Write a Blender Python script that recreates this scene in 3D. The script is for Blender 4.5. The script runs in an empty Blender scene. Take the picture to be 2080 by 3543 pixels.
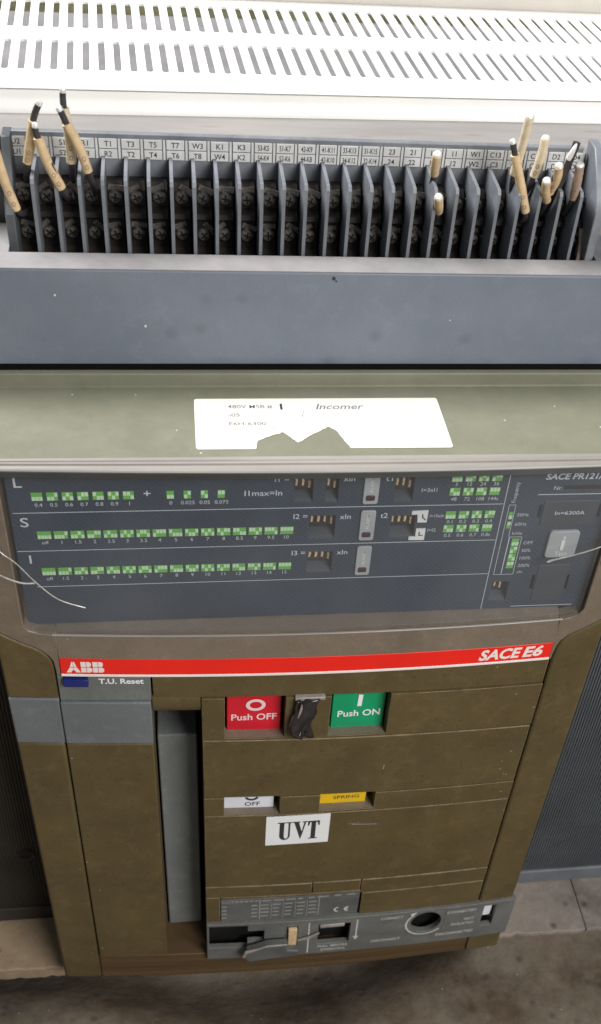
import bpy, bmesh, math, random
from mathutils import Vector, Matrix
random.seed(7)
scene = bpy.context.scene
col = scene.collection
MM = 0.001

# ------------------------------------------------------------------ camera
cam_data = bpy.data.cameras.new('camera')
cam = bpy.data.objects.new('camera', cam_data); col.objects.link(cam)
cam_data.sensor_fit = 'VERTICAL'; cam_data.sensor_height = 36.0; cam_data.sensor_width = 36.0 * 601 / 1024
cam_data.lens = 38.38
cam_data.shift_x = -0.0476; cam_data.shift_y = 0.1037
cam_data.clip_start = 0.01; cam_data.clip_end = 60
R = ((0.98814366, 0.03457593, -0.14958816), (-0.13117785, 0.69640008, -0.70556311), (0.0797777, 0.71682036, 0.69267892))
cam.matrix_world = Matrix.Translation((-0.05696, -0.34756, 0.6)) @ Matrix(R).to_4x4()
cam_data.dof.use_dof = True; cam_data.dof.focus_distance = 0.50; cam_data.dof.aperture_fstop = 17
scene.camera = cam

# ------------------------------------------------------------------ light
world = bpy.data.worlds.new('World'); scene.world = world; world.use_nodes = True
bg = world.node_tree.nodes['Background']
bg.inputs[0].default_value = (0.92, 0.96, 1.0, 1); bg.inputs[1].default_value = 0.15

def area(name, loc, target, sx, sy, power, color):
    d = bpy.data.lights.new(name, 'AREA'); d.shape = 'RECTANGLE'; d.size = sx; d.size_y = sy
    d.energy = power; d.color = color
    o = bpy.data.objects.new(name, d); col.objects.link(o)
    o.location = loc
    o.rotation_euler = (Vector(target) - Vector(loc)).to_track_quat('-Z', 'Y').to_euler()
    return o
area('skylight_lamp', (-0.95, 0.62, 1.75), (0, 0.16, 0.42), 0.8, 0.7, 66, (1.0, 0.99, 0.98))
area('doorway_lamp', (0.70, -1.15, 1.25), (0, 0, 0.15), 0.8, 0.8, 32, (1.0, 0.97, 0.93))

vs = scene.view_settings
vs.view_transform = 'Standard'; vs.look = 'None'; vs.gamma = 1.0; vs.exposure = 0.0; vs.use_curve_mapping = False
scene.render.engine = 'CYCLES'
scene.cycles.max_bounces = 8; scene.cycles.transparent_max_bounces = 12
scene.render.resolution_x = 601; scene.render.resolution_y = 1024

# ------------------------------------------------------------------ materials
MATS = {}
def mat(name, base, rough=0.5, var=0.12, vscale=60, spots=0.0, sscale=260, dust=0.0, dcol=(0.5, 0.46, 0.4), dscale=45,
        bump=0.0, bscale=900, metal=0.0, spec=0.4, spotcol=None, stretch=(1, 1, 1), fleck=0.0, grain=0.0):
    m = bpy.data.materials.new(name); m.use_nodes = True
    nt = m.node_tree; N = nt.nodes; L = nt.links
    b = N['Principled BSDF']
    tc = N.new('ShaderNodeTexCoord'); mp = N.new('ShaderNodeMapping'); mp.inputs['Scale'].default_value = stretch
    L.new(tc.outputs['Object'], mp.inputs[0])
    def noise(scale, detail=5, rough_=0.6):
        n = N.new('ShaderNodeTexNoise'); n.inputs['Scale'].default_value = scale
        n.inputs['Detail'].default_value = detail; n.inputs['Roughness'].default_value = rough_
        L.new(mp.outputs[0], n.inputs['Vector']); return n.outputs[0]
    def ramp(sock, a, c):
        r = N.new('ShaderNodeMapRange'); r.inputs[1].default_value = a; r.inputs[2].default_value = c
        L.new(sock, r.inputs[0]); return r.outputs[0]
    def mix(fac, c1, c2):
        x = N.new('ShaderNodeMix'); x.data_type = 'RGBA'
        if hasattr(fac, 'links') or not isinstance(fac, float): L.new(fac, x.inputs[0])
        else: x.inputs[0].default_value = fac
        for s, i in ((c1, 6), (c2, 7)):
            if isinstance(s, tuple): x.inputs[i].default_value = (*s, 1)
            else: L.new(s, x.inputs[i])
        return x.outputs[2]
    def mul(sock, k):
        q = N.new('ShaderNodeMath'); q.operation = 'MULTIPLY'; q.inputs[1].default_value = k; L.new(sock, q.inputs[0]); return q.outputs[0]
    dark = tuple(c * (1 - 2 * var) for c in base); light = tuple(min(1, c * (1 + var)) for c in base)
    c = mix(ramp(noise(vscale), 0.3, 0.7), dark, light)
    if dust: c = mix(mul(ramp(noise(dscale, 8, 0.7), 0.38, 0.75), dust), c, dcol)
    if grain:   # fine moulded texture and handling grime
        c = mix(mul(ramp(noise(1300, 2, 0.8), 0.35, 0.7), grain), c, tuple(x * 0.45 for x in base))
        c = mix(mul(ramp(noise(95, 9, 0.75), 0.52, 0.72), grain), c, tuple(min(1, x * 1.7 + 0.02) for x in base))
    if spots:
        v = N.new('ShaderNodeTexVoronoi'); v.inputs['Scale'].default_value = sscale; L.new(mp.outputs[0], v.inputs['Vector'])
        f = mul(ramp(v.outputs['Distance'], 0.26, 0.08), spots)
        sel = N.new('ShaderNodeMath'); sel.operation = 'MULTIPLY'
        sep = N.new('ShaderNodeSeparateColor'); L.new(v.outputs['Color'], sep.inputs[0])
        g = N.new('ShaderNodeMath'); g.operation = 'GREATER_THAN'; g.inputs[1].default_value = 0.6; L.new(sep.outputs[0], g.inputs[0])
        L.new(f, sel.inputs[0]); L.new(g.outputs[0], sel.inputs[1])
        c = mix(sel.outputs[0], c, spotcol or tuple(x * 0.35 for x in base))
    if fleck:   # pale dust grains
        v = N.new('ShaderNodeTexVoronoi'); v.inputs['Scale'].default_value = 190; L.new(mp.outputs[0], v.inputs['Vector'])
        f = mul(ramp(v.outputs['Distance'], 0.09, 0.04), fleck)
        sep = N.new('ShaderNodeSeparateColor'); L.new(v.outputs['Color'], sep.inputs[0])
        g = N.new('ShaderNodeMath'); g.operation = 'GREATER_THAN'; g.inputs[1].default_value = 0.86; L.new(sep.outputs[1], g.inputs[0])
        s2 = N.new('ShaderNodeMath'); s2.operation = 'MULTIPLY'; L.new(f, s2.inputs[0]); L.new(g.outputs[0], s2.inputs[1])
        c = mix(s2.outputs[0], c, (0.6, 0.58, 0.52))
    L.new(c, b.inputs['Base Color'])
    rr = N.new('ShaderNodeMapRange'); rr.inputs[3].default_value = max(0.05, rough - 0.1); rr.inputs[4].default_value = min(1, rough + 0.12)
    L.new(noise(vscale * 2.3), rr.inputs[0]); L.new(rr.outputs[0], b.inputs['Roughness'])
    b.inputs['Metallic'].default_value = metal; b.inputs['Specular IOR Level'].default_value = spec
    if bump:
        bp = N.new('ShaderNodeBump'); bp.inputs['Strength'].default_value = bump; bp.inputs['Distance'].default_value = 0.0006
        L.new(noise(bscale, 3), bp.inputs['Height']); L.new(bp.outputs[0], b.inputs['Normal'])
    MATS[name] = m
    return m
M = MATS
mat('olive', (0.102, 0.074, 0.029), 0.55, 0.14, 28, spots=0.4, sscale=210, dust=0.25, dcol=(0.135, 0.105, 0.06), dscale=18, bump=0.2, bscale=1500, fleck=0.6, grain=0.32)
mat('worn_edge', (0.19, 0.145, 0.08), 0.6, 0.3, 120, grain=0.4)
mat('olive_dark', (0.05, 0.036, 0.015), 0.6, 0.15, 30)
mat('base_brown', (0.085, 0.052, 0.022), 0.6, 0.2, 30, dust=0.25, dcol=(0.16, 0.09, 0.05), stretch=(0.15, 1, 6))
mat('olive_top', (0.165, 0.168, 0.12), 0.6, 0.10, 16, dust=0.5, dcol=(0.25, 0.245, 0.19), dscale=22, bump=0.1, fleck=1.0, grain=0.14)
mat('cover_brown', (0.175, 0.14, 0.105), 0.32, 0.12, 18, dust=0.35, dcol=(0.27, 0.225, 0.185), dscale=25, bump=0.08, fleck=0.4, grain=0.3)
mat('rim', (0.25, 0.235, 0.22), 0.4, 0.16, 40, dust=0.4, dcol=(0.40, 0.37, 0.345), dscale=60, stretch=(0.15, 1, 1))
mat('grey', (0.135, 0.155, 0.165), 0.5, 0.1, 25, dust=0.3, dcol=(0.21, 0.215, 0.21), dscale=20, bump=0.1, bscale=1500, fleck=0.4, grain=0.3)
mat('grey_reset', (0.155, 0.165, 0.16), 0.5, 0.1, 25, dust=0.25, dcol=(0.2, 0.2, 0.19), bump=0.1, fleck=0.3, grain=0.3)
mat('lever_grey', (0.20, 0.22, 0.22), 0.5, 0.12, 22, dust=0.35, dcol=(0.27, 0.27, 0.26), dscale=16, bump=0.1, fleck=0.5, grain=0.3)
mat('blue_grey', (0.168, 0.195, 0.242), 0.5, 0.07, 14, spots=0.22, sscale=70, dust=0.3, dcol=(0.225, 0.24, 0.265), dscale=14, bump=0.08, bscale=1200, fleck=0.3, grain=0.15)
mat('bar_top', (0.20, 0.195, 0.20), 0.8, 0.1, 40, dust=0.6, dcol=(0.32, 0.30, 0.295), dscale=35, fleck=1.0)
mat('deck', (0.22, 0.21, 0.20), 0.85, 0.1, 35, dust=0.7, dcol=(0.33, 0.31, 0.295), dscale=30, stretch=(0.22, 1, 1), bump=0.25, bscale=200, spots=0.3, sscale=160)
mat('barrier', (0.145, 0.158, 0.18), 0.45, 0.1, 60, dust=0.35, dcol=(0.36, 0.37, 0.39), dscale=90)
mat('dark_term', (0.022, 0.018, 0.016), 0.5, 0.3, 150, dust=0.35, dcol=(0.09, 0.072, 0.06), dscale=160)
mat('screw', (0.24, 0.22, 0.20), 0.35, 0.45, 700, metal=0.3, dust=0.4, dcol=(0.20, 0.16, 0.13), dscale=600)
mat('tile', (0.60, 0.61, 0.61), 0.5, 0.06, 200, dust=0.4, dcol=(0.48, 0.46, 0.44), dscale=60)
mat('ink', (0.035, 0.035, 0.04), 0.6, 0.05)
mat('ink_faint', (0.20, 0.19, 0.19), 0.6, 0.1)
mat('white_plate', (0.80, 0.795, 0.78), 0.45, 0.02, 30)
mat('inner_grey', (0.20, 0.195, 0.20), 0.7, 0.1, 40)
mat('board', (0.56, 0.53, 0.48), 0.8, 0.05, 20)
mat('red', (0.80, 0.018, 0.010), 0.38, 0.04, 40)
mat('white_ink', (0.80, 0.74, 0.72), 0.5, 0.03)
mat('white_print', (0.78, 0.80, 0.82), 0.5, 0.03)
mat('pink_ink', (0.82, 0.62, 0.64), 0.5, 0.03)
mat('btn_red', (0.60, 0.012, 0.028), 0.35, 0.06, 60, bump=0.05)
mat('btn_green', (0.004, 0.30, 0.125), 0.35, 0.06, 60, bump=0.05)
mat('btn_blue', (0.012, 0.02, 0.14), 0.25, 0.1, 90)
mat('panel', (0.030, 0.044, 0.066), 0.5, 0.12, 22, dust=0.25, dcol=(0.052, 0.072, 0.098), dscale=14, fleck=0.5)
mat('panel_box', (0.046, 0.054, 0.064), 0.55, 0.1, 30)
mat('print_line', (0.52, 0.57, 0.62), 0.5, 0.05)
mat('print_text', (0.50, 0.55, 0.58), 0.5, 0.05)
mat('sym_green', (0.13, 0.40, 0.075), 0.5, 0.05)
mat('sym_light', (0.50, 0.70, 0.45), 0.5, 0.05)
mat('alarm', (0.34, 0.36, 0.365), 0.5, 0.06)
mat('alarm_print', (0.56, 0.58, 0.58), 0.5, 0.03)
mat('led', (0.045, 0.012, 0.022), 0.25, 0.1)
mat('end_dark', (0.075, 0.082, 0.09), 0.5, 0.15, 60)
mat('black', (0.006, 0.006, 0.006), 0.6, 0.1)
mat('smoke_black', (0.02, 0.018, 0.02), 0.22, 0.3, 120, spec=0.8)
mat('tan_lever', (0.60, 0.44, 0.26), 0.45, 0.12, 400)
mat('tab_white', (0.66, 0.68, 0.66), 0.5, 0.05)
mat('paper', (0.72, 0.71, 0.66), 0.7, 0.03, 25, dust=0.2, dcol=(0.7, 0.68, 0.6), dscale=40)
mat('sticker', (0.78, 0.80, 0.82), 0.5, 0.02)
mat('yellow', (0.78, 0.50, 0.01), 0.45, 0.05)
mat('flag_white', (0.70, 0.73, 0.80), 0.4, 0.04)
mat('sleeve', (0.62, 0.46, 0.27), 0.5, 0.10, 300, dust=0.3, dcol=(0.66, 0.52, 0.33), dscale=200, bump=0.3, bscale=500)
mat('sleeve_pale', (0.66, 0.56, 0.40), 0.5, 0.10, 300, dust=0.3, dcol=(0.68, 0.6, 0.45), dscale=200, bump=0.3, bscale=500)
mat('sleeve_brown', (0.36, 0.25, 0.19), 0.5, 0.12, 300, dust=0.3, dcol=(0.45, 0.35, 0.28), dscale=200, bump=0.3, bscale=500)
mat('insulation', (0.045, 0.040, 0.042), 0.45, 0.2, 300, dust=0.2, dcol=(0.1, 0.09, 0.09), dscale=300)
mat('cut_metal', (0.82, 0.82, 0.80), 0.35, 0.1, 800, metal=0.35)
mat('seal_wire', (0.46, 0.46, 0.43), 0.3, 0.2, 200, metal=0.2, spec=0.8)
mat('side_shaded', (0.040, 0.034, 0.030), 0.6, 0.15, 40)  # darkened colour puts the breaker's shadow into the left panel
mat('side_blue', (0.085, 0.095, 0.108), 0.5, 0.1, 30, dust=0.25, dcol=(0.14, 0.16, 0.18), dscale=14)
mat('side_flange', (0.155, 0.17, 0.19), 0.5, 0.12, 30)
mat('nameplate', (0.105, 0.11, 0.11), 0.4, 0.15, 60, dust=0.4, dcol=(0.15, 0.15, 0.145), dscale=50)
mat('plate_print', (0.27, 0.27, 0.265), 0.5, 0.1, 300)
mat('rack_grey', (0.135, 0.14, 0.135), 0.5, 0.15, 40, dust=0.3, dcol=(0.19, 0.18, 0.165), dscale=30, bump=0.1, grain=0.3)
mat('rack_print', (0.55, 0.54, 0.51), 0.5, 0.1, 200)
mat('broken_plastic', (0.30, 0.27, 0.255), 0.4, 0.15, 100)
mat('concrete', (0.092, 0.062, 0.038), 0.9, 0.35, 9, dust=1.0, dcol=(0.29, 0.255, 0.205), dscale=13, spots=0.6, sscale=75, bump=1.0, bscale=160, spotcol=(0.05, 0.035, 0.028), fleck=0.8, grain=0.35)
mat('plinth_tan', (0.30, 0.22, 0.14), 0.9, 0.2, 22, dust=0.6, dcol=(0.40, 0.31, 0.21), dscale=30, spots=0.7, sscale=90, bump=0.8, bscale=260, spotcol=(0.13, 0.075, 0.04))
mat('plinth', (0.23, 0.20, 0.18), 0.9, 0.2, 22, dust=0.6, dcol=(0.33, 0.28, 0.235), dscale=22, spots=0.8, sscale=80, bump=1.0, bscale=160, spotcol=(0.07, 0.05, 0.04), grain=0.3)
mat('yard', (0.27, 0.30, 0.16), 0.95, 0.3, 14, dust=0.85, dcol=(0.36, 0.26, 0.17), dscale=9, bump=0.3, bscale=60)

def translucent(name, tint, alpha, gloss, rough, dirt_haze):
    """thin clear plastic: see-through, with a Fresnel sheen and a patchy film of dust and painted haze"""
    m = bpy.data.materials.new(name); m.use_nodes = True
    nt = m.node_tree; N = nt.nodes; L = nt.links
    N.remove(N['Principled BSDF']); out = N['Material Output']
    tr = N.new('ShaderNodeBsdfTransparent'); tr.inputs[0].default_value = (*tint, 1)
    di = N.new('ShaderNodeBsdfDiffuse'); di.inputs[0].default_value = (*dirt_haze, 1)
    gl = N.new('ShaderNodeBsdfGlossy'); gl.inputs['Roughness'].default_value = rough
    tc = N.new('ShaderNodeTexCoord'); n = N.new('ShaderNodeTexNoise'); n.inputs['Scale'].default_value = 8; n.inputs['Detail'].default_value = 6
    L.new(tc.outputs['Object'], n.inputs['Vector'])
    r = N.new('ShaderNodeMapRange'); r.inputs[1].default_value = 0.3; r.inputs[2].default_value = 0.75
    r.inputs[3].default_value = alpha * 0.2; r.inputs[4].default_value = alpha * 2.3
    L.new(n.outputs[0], r.inputs[0])
    m1 = N.new('ShaderNodeMixShader'); L.new(r.outputs[0], m1.inputs[0]); L.new(tr.outputs[0], m1.inputs[1]); L.new(di.outputs[0], m1.inputs[2])
    lw = N.new('ShaderNodeLayerWeight'); lw.inputs[0].default_value = 0.5
    pw = N.new('ShaderNodeMath'); pw.operation = 'POWER'; pw.inputs[1].default_value = 4.0; L.new(lw.outputs['Facing'], pw.inputs[0])
    mu = N.new('ShaderNodeMath'); mu.operation = 'MULTIPLY_ADD'; mu.inputs[1].default_value = gloss * 0.8; mu.inputs[2].default_value = 0.04; L.new(pw.outputs[0], mu.inputs[0])
    m2 = N.new('ShaderNodeMixShader'); L.new(mu.outputs[0], m2.inputs[0]); L.new(m1.outputs[0], m2.inputs[1]); L.new(gl.outputs[0], m2.inputs[2])
    L.new(m2.outputs[0], out.inputs[0]); MATS[name] = m
translucent('clear_pane', (0.97, 0.98, 1.0), 0.06, 1.0, 0.10, (0.50, 0.52, 0.55))  # uneven dust also paints soft reflected haze into the pane
translucent('smoky_lip', (0.7, 0.68, 0.64), 0.62, 0.6, 0.3, (0.085, 0.09, 0.09))

# trip panel: fine moulded dot grid, added as relief on the panel material
def add_dots(m, pitch):
    nt = m.node_tree; N = nt.nodes; L = nt.links; b = N['Principled BSDF']
    tc = N.new('ShaderNodeTexCoord')
    sep = N.new('ShaderNodeSeparateXYZ'); L.new(tc.outputs['Object'], sep.inputs[0])
    hs = []
    for ax in (0, 2):
        q = N.new('ShaderNodeMath'); q.operation = 'MULTIPLY'; q.inputs[1].default_value = 2 * math.pi / pitch; L.new(sep.outputs[ax], q.inputs[0])
        s = N.new('ShaderNodeMath'); s.operation = 'SINE'; L.new(q.outputs[0], s.inputs[0]); hs.append(s)
    mu = N.new('ShaderNodeMath'); mu.operation = 'MULTIPLY'; L.new(hs[0].outputs[0], mu.inputs[0]); L.new(hs[1].outputs[0], mu.inputs[1])
    bp = N.new('ShaderNodeBump'); bp.inputs['Strength'].default_value = 0.22; bp.inputs['Distance'].default_value = 0.0003
    L.new(mu.outputs[0], bp.inputs['Height']); L.new(bp.outputs[0], b.inputs['Normal'])
add_dots(M['panel'], 0.0026)

# ------------------------------------------------------------------ mesh helpers (millimetres in, metres out)
def B(x):                      # the moulded front is slightly convex in plan
    return -4.5 * (1 - (x / 118.0) ** 2)

class MB:
    def __init__(s): s.v = []; s.f = []; s.m = []
    def add(s, verts, faces, m=0):
        o = len(s.v); s.v += [tuple(v) for v in verts]; s.f += [tuple(i + o for i in f) for f in faces]; s.m += [m] * len(faces)
        return s
    def strip(s, x0, x1, prof, n=1, m=0):      # closed (y,z) profile swept along x
        k = len(prof); V = []; F = []
        for i in range(n + 1):
            x = x0 + (x1 - x0) * i / n
            V += [(x, y, z) for y, z in prof]
        for i in range(n):
            for j in range(k):
                a = i * k + j; b = i * k + (j + 1) % k
                F.append((a, b, b + k, a + k))
        F.append(tuple(range(k - 1, -1, -1))); F.append(tuple(n * k + j for j in range(k)))
        return s.add(V, F, m)
    def box(s, x0, x1, y0, y1, z0, z1, m=0, n=1):
        return s.strip(x0, x1, [(y0, z0), (y0, z1), (y1, z1), (y1, z0)], n, m)
    def prism(s, poly, y0, y1, m=0):           # (x,z) polygon extruded in y
        k = len(poly)
        V = [(x, y0, z) for x, z in poly] + [(x, y1, z) for x, z in poly]
        F = [tuple(range(k)), tuple(range(2 * k - 1, k - 1, -1))] + [(j, j + k, (j + 1) % k + k, (j + 1) % k) for j in range(k)]
        return s.add(V, F, m)
    def xprism(s, poly, x0, x1, m=0):          # (y,z) polygon extruded in x
        return s.strip(x0, x1, poly, 1, m)
    def zprism(s, poly, z0, z1, m=0):          # (x,y) polygon extruded in z
        k = len(poly)
        V = [(x, y, z0) for x, y in poly] + [(x, y, z1) for x, y in poly]
        F = [tuple(range(k - 1, -1, -1)), tuple(range(k, 2 * k))] + [(j, (j + 1) % k, (j + 1) % k + k, j + k) for j in range(k)]
        return s.add(V, F, m)
    def plate(s, x0, x1, z0, z1, y0, y1, holes=(), ell=(), step=8.0, m=0):
        """plate in xz with rectangular holes; ell = (cx,cz,rx,rz) round holes inside their own square cell"""
        rect = list(holes) + [(c[0] - c[2] * 1.18, c[0] + c[2] * 1.18, c[1] - c[3] * 1.18, c[1] + c[3] * 1.18) for c in ell]
        xs = {x0, x1}; zs = {z0, z1}
        for h in rect: xs |= {h[0], h[1]}; zs |= {h[2], h[3]}
        xs = sorted(x for x in xs if x0 <= x <= x1); zs = sorted(z for z in zs if z0 <= z <= z1)
        fx = []
        for a, b in zip(xs, xs[1:]):
            n = max(1, int((b - a) / step)); fx += [a + (b - a) * i / n for i in range(n)]
        xs = fx + [xs[-1]]
        inside = lambda x, z: any(h[0] < x < h[1] and h[2] < z < h[3] for h in rect)
        nx, nz = len(xs), len(zs); V = []; idx = {}
        for k, y in enumerate((y0, y1)):
            for i, x in enumerate(xs):
                for j, z in enumerate(zs): idx[k, i, j] = len(V); V.append((x, y, z))
        solid = lambda i, j: 0 <= i < nx - 1 and 0 <= j < nz - 1 and not inside((xs[i] + xs[i + 1]) / 2, (zs[j] + zs[j + 1]) / 2)
        F = []
        for i in range(nx - 1):
            for j in range(nz - 1):
                if not solid(i, j): continue
                a, b, c, d = (i, j), (i + 1, j), (i + 1, j + 1), (i, j + 1)
                q = lambda k, p: idx[(k,) + p]
                F.append((q(0, a), q(0, b), q(0, c), q(0, d))); F.append((q(1, d), q(1, c), q(1, b), q(1, a)))
                for di, dj, p1, p2 in ((-1, 0, d, a), (1, 0, b, c), (0, -1, a, b), (0, 1, c, d)):
                    if not solid(i + di, j + dj): F.append((q(0, p2), q(0, p1), q(1, p1), q(1, p2)))
        s.add(V, F, m)
        for cx, cz, rx, rz in ell:
            n = 32; V = []; F = []
            for t in range(n):
                a = 2 * math.pi * t / n; ca, sa = math.cos(a), math.sin(a); e = 1.18 / max(abs(ca), abs(sa))
                V += [(cx + rx * e * ca, y0, cz + rz * e * sa), (cx + rx * ca, y0, cz + rz * sa), (cx + rx * ca, y1, cz + rz * sa)]
            for t in range(n):
                u = (t + 1) % n
                F += [(t * 3, u * 3, u * 3 + 1, t * 3 + 1), (t * 3 + 1, u * 3 + 1, u * 3 + 2, t * 3 + 2)]
            s.add(V, F, m)
        return s
    def tube(s, pts, rad, n=10, m=0, caps=True):
        P = [Vector(p) for p in pts]; rs = rad if isinstance(rad, (list, tuple)) else [rad] * len(P)
        V = []; F = []; up = Vector((0.3, 1, 0.2)).normalized()
        for i, p in enumerate(P):
            t = (P[min(i + 1, len(P) - 1)] - P[max(i - 1, 0)]).normalized()
            a = t.cross(up)
            if a.length < 1e-3: a = t.cross(Vector((1, 0, 0)))
            a.normalize(); b = t.cross(a)
            V += [p + (a * math.cos(2 * math.pi * k / n) + b * math.sin(2 * math.pi * k / n)) * rs[i] for k in range(n)]
        for i in range(len(P) - 1):
            for k in range(n): F.append((i * n + k, i * n + (k + 1) % n, (i + 1) * n + (k + 1) % n, (i + 1) * n + k))
        if caps: F.append(tuple(range(n - 1, -1, -1))); F.append(tuple((len(P) - 1) * n + k for k in range(n)))
        return s.add(V, F, m)
    def build(s, name, mats, parent=None, bend=False, bevel=0.0, seg=2, smooth=True, label=None):
        if isinstance(mats, str): mats = [mats]
        me = bpy.data.meshes.new(name)
        V = [((x) * MM, (y + (B(x) if bend else 0)) * MM, z * MM) for x, y, z in s.v]
        me.from_pydata(V, [], s.f)
        for m in mats: me.materials.append(M[m])
        me.polygons.foreach_set('material_index', s.m)
        bm = bmesh.new(); bm.from_mesh(me); bmesh.ops.recalc_face_normals(bm, faces=bm.faces); bm.to_mesh(me); bm.free()
        if smooth:
            me.polygons.foreach_set('use_smooth', [True] * len(me.polygons)); me.set_sharp_from_angle(angle=math.radians(35))
        me.update()
        o = bpy.data.objects.new(name, me); col.objects.link(o)
        if bevel:
            b = o.modifiers.new('bevel', 'BEVEL'); b.width = bevel * MM; b.segments = seg; b.limit_method = 'ANGLE'; b.angle_limit = math.radians(40)
        if parent is not None: attach(o, parent)
        if label: o['label'] = label
        return o

ROOT = {}
def attach(o, parent):
    o.parent = parent
    if parent.name in ROOT: o.location = -Vector(ROOT[parent.name])     # parts keep their place although the empty stands at the base

def thing(name, base, label, cat, group=None):
    o = bpy.data.objects.new(name, None); col.objects.link(o); o.empty_display_size = 0.02
    o.location = [c * MM for c in base]; ROOT[o.name] = tuple(c * MM for c in base)
    o['label'] = label; o['category'] = cat
    if group: o['group'] = group
    return o
def tag(o, label, cat, group=None):
    o['label'] = label; o['category'] = cat
    if group: o['group'] = group
    return o

# lettering: the built-in font turned into flat mesh
_cache = {}
def glyphs(txt, bold):
    if (txt, bold) in _cache: return _cache[txt, bold]
    c = bpy.data.curves.new('t', 'FONT'); c.body = txt; c.size = 1; c.offset = bold; c.resolution_u = 3
    c.fill_mode = 'BOTH'; c.dimensions = '2D'
    o = bpy.data.objects.new('t', c); col.objects.link(o)
    dg = bpy.context.evaluated_depsgraph_get(); dg.update()
    me = bpy.data.meshes.new_from_object(o.evaluated_get(dg))
    V = [tuple(v.co) for v in me.vertices]; F = [tuple(p.vertices) for p in me.polygons]
    bpy.data.objects.remove(o); bpy.data.curves.remove(c); bpy.data.meshes.remove(me)
    _cache[txt, bold] = (V, F); return V, F
CAP = None
def text_into(mb, txt, x, z, cap, y, width=None, bold=0.0, shear=0.0, align='L', rot=0.0, plane='xz', m=0, shrink=1.0):
    """write txt with baseline start (x,z), capital height cap, optional total width, into an MB"""
    global CAP
    if CAP is None:
        V, _ = glyphs('H', 0.0); CAP = max(v[1] for v in V)
    V, F = glyphs(txt, bold)
    if not V: return mb
    k = cap / CAP; xa = min(v[0] for v in V); xb = max(v[0] for v in V)
    kx = (width / (xb - xa)) if width else k * shrink
    w = (xb - xa) * kx
    off = {'L': 0, 'C': -w / 2, 'R': -w}[align]
    ca, sa = math.cos(rot), math.sin(rot)
    out = []
    for vx, vy, _ in V:
        u = (vx - xa) * kx + off + vy * k * shear; w_ = vy * k
        u, w_ = u * ca - w_ * sa, u * sa + w_ * ca
        out.append((x + u, y, z + w_) if plane == 'xz' else (x + u, z + w_, y))
    return mb.add(out, F, m)
def lettering(txt, x, z, cap, y, material, parent, name='lettering', bend=True, **kw):
    return text_into(MB(), txt, x, z, cap, y, **kw).build(name, material, parent, bend=bend, smooth=False)

def rounded(x0, x1, z0, z1, r, n=5):
    P = []
    for cx, cz, a0 in ((x1 - r, z1 - r, 0), (x0 + r, z1 - r, 90), (x0 + r, z0 + r, 180), (x1 - r, z0 + r, 270)):
        for i in range(n + 1):
            a = math.radians(a0 + 90 * i / n); P.append((cx + r * math.cos(a), cz + r * math.sin(a)))
    return P

def stuff_free(o): return o

# ================================================================== SETTING
def structure(o): o['kind'] = 'structure'; return o
fz = -61.5                                  # floor sheet, with a dip added under the breaker to deepen the shade
def dip_edge(x):
    for (xa, ya), (xb, yb) in zip(EDGE, EDGE[1:]):
        if xa <= x <= xb: return ya + (yb - ya) * (x - xa) / (xb - xa)
    return 60.0
EDGE = [(-700, -24), (-260, -26), (-130, -30), (-60, -46), (0, -52), (50, -46), (90, -28), (125, -6), (150, 40), (190, 90)]
fx = [-2500, -1500, -900] + [-700 + 8 * i for i in range(126)] + [400, 700, 1500, 2500]
fy = [-1800, -900, -400, -200, -120] + [-80 + 4 * i for i in range(46)] + [140, 250, 400, 620]
rf = random.Random(4); f = MB(); V = []; F = []
for yy in fy:
    for x in fx:
        e = dip_edge(x) + 1.5 * math.sin(x * 0.03)
        u = max(0.0, min(1.0, (yy - e) / 85.0)); u = u * u * (3 - 2 * u)
        V.append((x, yy, fz - 48 * u + rf.uniform(-0.15, 0.15)))
w_ = len(fx)
for j in range(len(fy) - 1):
    for i in range(w_ - 1): F.append((j * w_ + i, j * w_ + i + 1, (j + 1) * w_ + i + 1, (j + 1) * w_ + i))
structure(f.add(V, F).build('floor', 'concrete'))
f = MB(); f.add([(-9000, 620, -101), (9000, 620, -101), (9000, 16000, -101), (-9000, 16000, -101)], [(0, 1, 2, 3)])
structure(f.build('ground', 'yard'))
# concrete plinth the breaker stands on, in two lengths with an open joint
rnd = random.Random(3)
def plinth_block(name, x0, x1, label, overhang):
    n = int((x1 - x0) / 4); P = []
    for i in range(n + 1):
        x = x0 + (x1 - x0) * i / n
        e = 0.3 * math.sin(x * 0.11) + 0.2 * math.sin(x * 0.31 + 1) + rnd.uniform(-0.5, 0.5) - (rnd.uniform(0.5, 2.5) if rnd.random() < 0.1 and not overhang else 0)
        P.append((x, 12.5 - 0.011 * x - e))
    mb = MB().zprism(P + [(x1, 300), (x0, 300)], -70 if overhang else -122, -58)
    if overhang: mb.box(x0 + 1, x1 - 1, 70, 299, -122, -70.2)
    o = mb.build(name, 'plinth_tan' if overhang else 'plinth', bevel=0.8)
    return tag(o, label, 'plinth', 'concrete plinth blocks under the breaker')
plinth_block('concrete_plinth', -520, -92.5, 'tan stained concrete slab left of the breaker, overhanging a dark gap', True)
plinth_block('concrete_plinth', 122, 208, 'grey concrete plinth block at the right foot of the breaker', False)
plinth_block('concrete_plinth', 208.5, 520, 'short end of concrete plinth beyond the joint at the right edge', False)

# ================================================================== CIRCUIT BREAKER
cb = thing('circuit_breaker', (0, 20, -57), 'olive air circuit breaker front with red stripe, trip unit and push buttons', 'circuit breaker')

# housing behind the mouldings
MB().box(-136, 140, 47, 62, -50, 337).build('housing', 'olive_dark', cb)
MB().box(-136, 140, 13, 47, -50.2, -46).build('housing_floor', 'olive_dark', cb)

def slant(mb, s=0.029, x0=-50.0):
    mb.v = [(x, yy, z - s * (x - x0)) for x, yy, z in mb.v]; return mb
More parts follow.
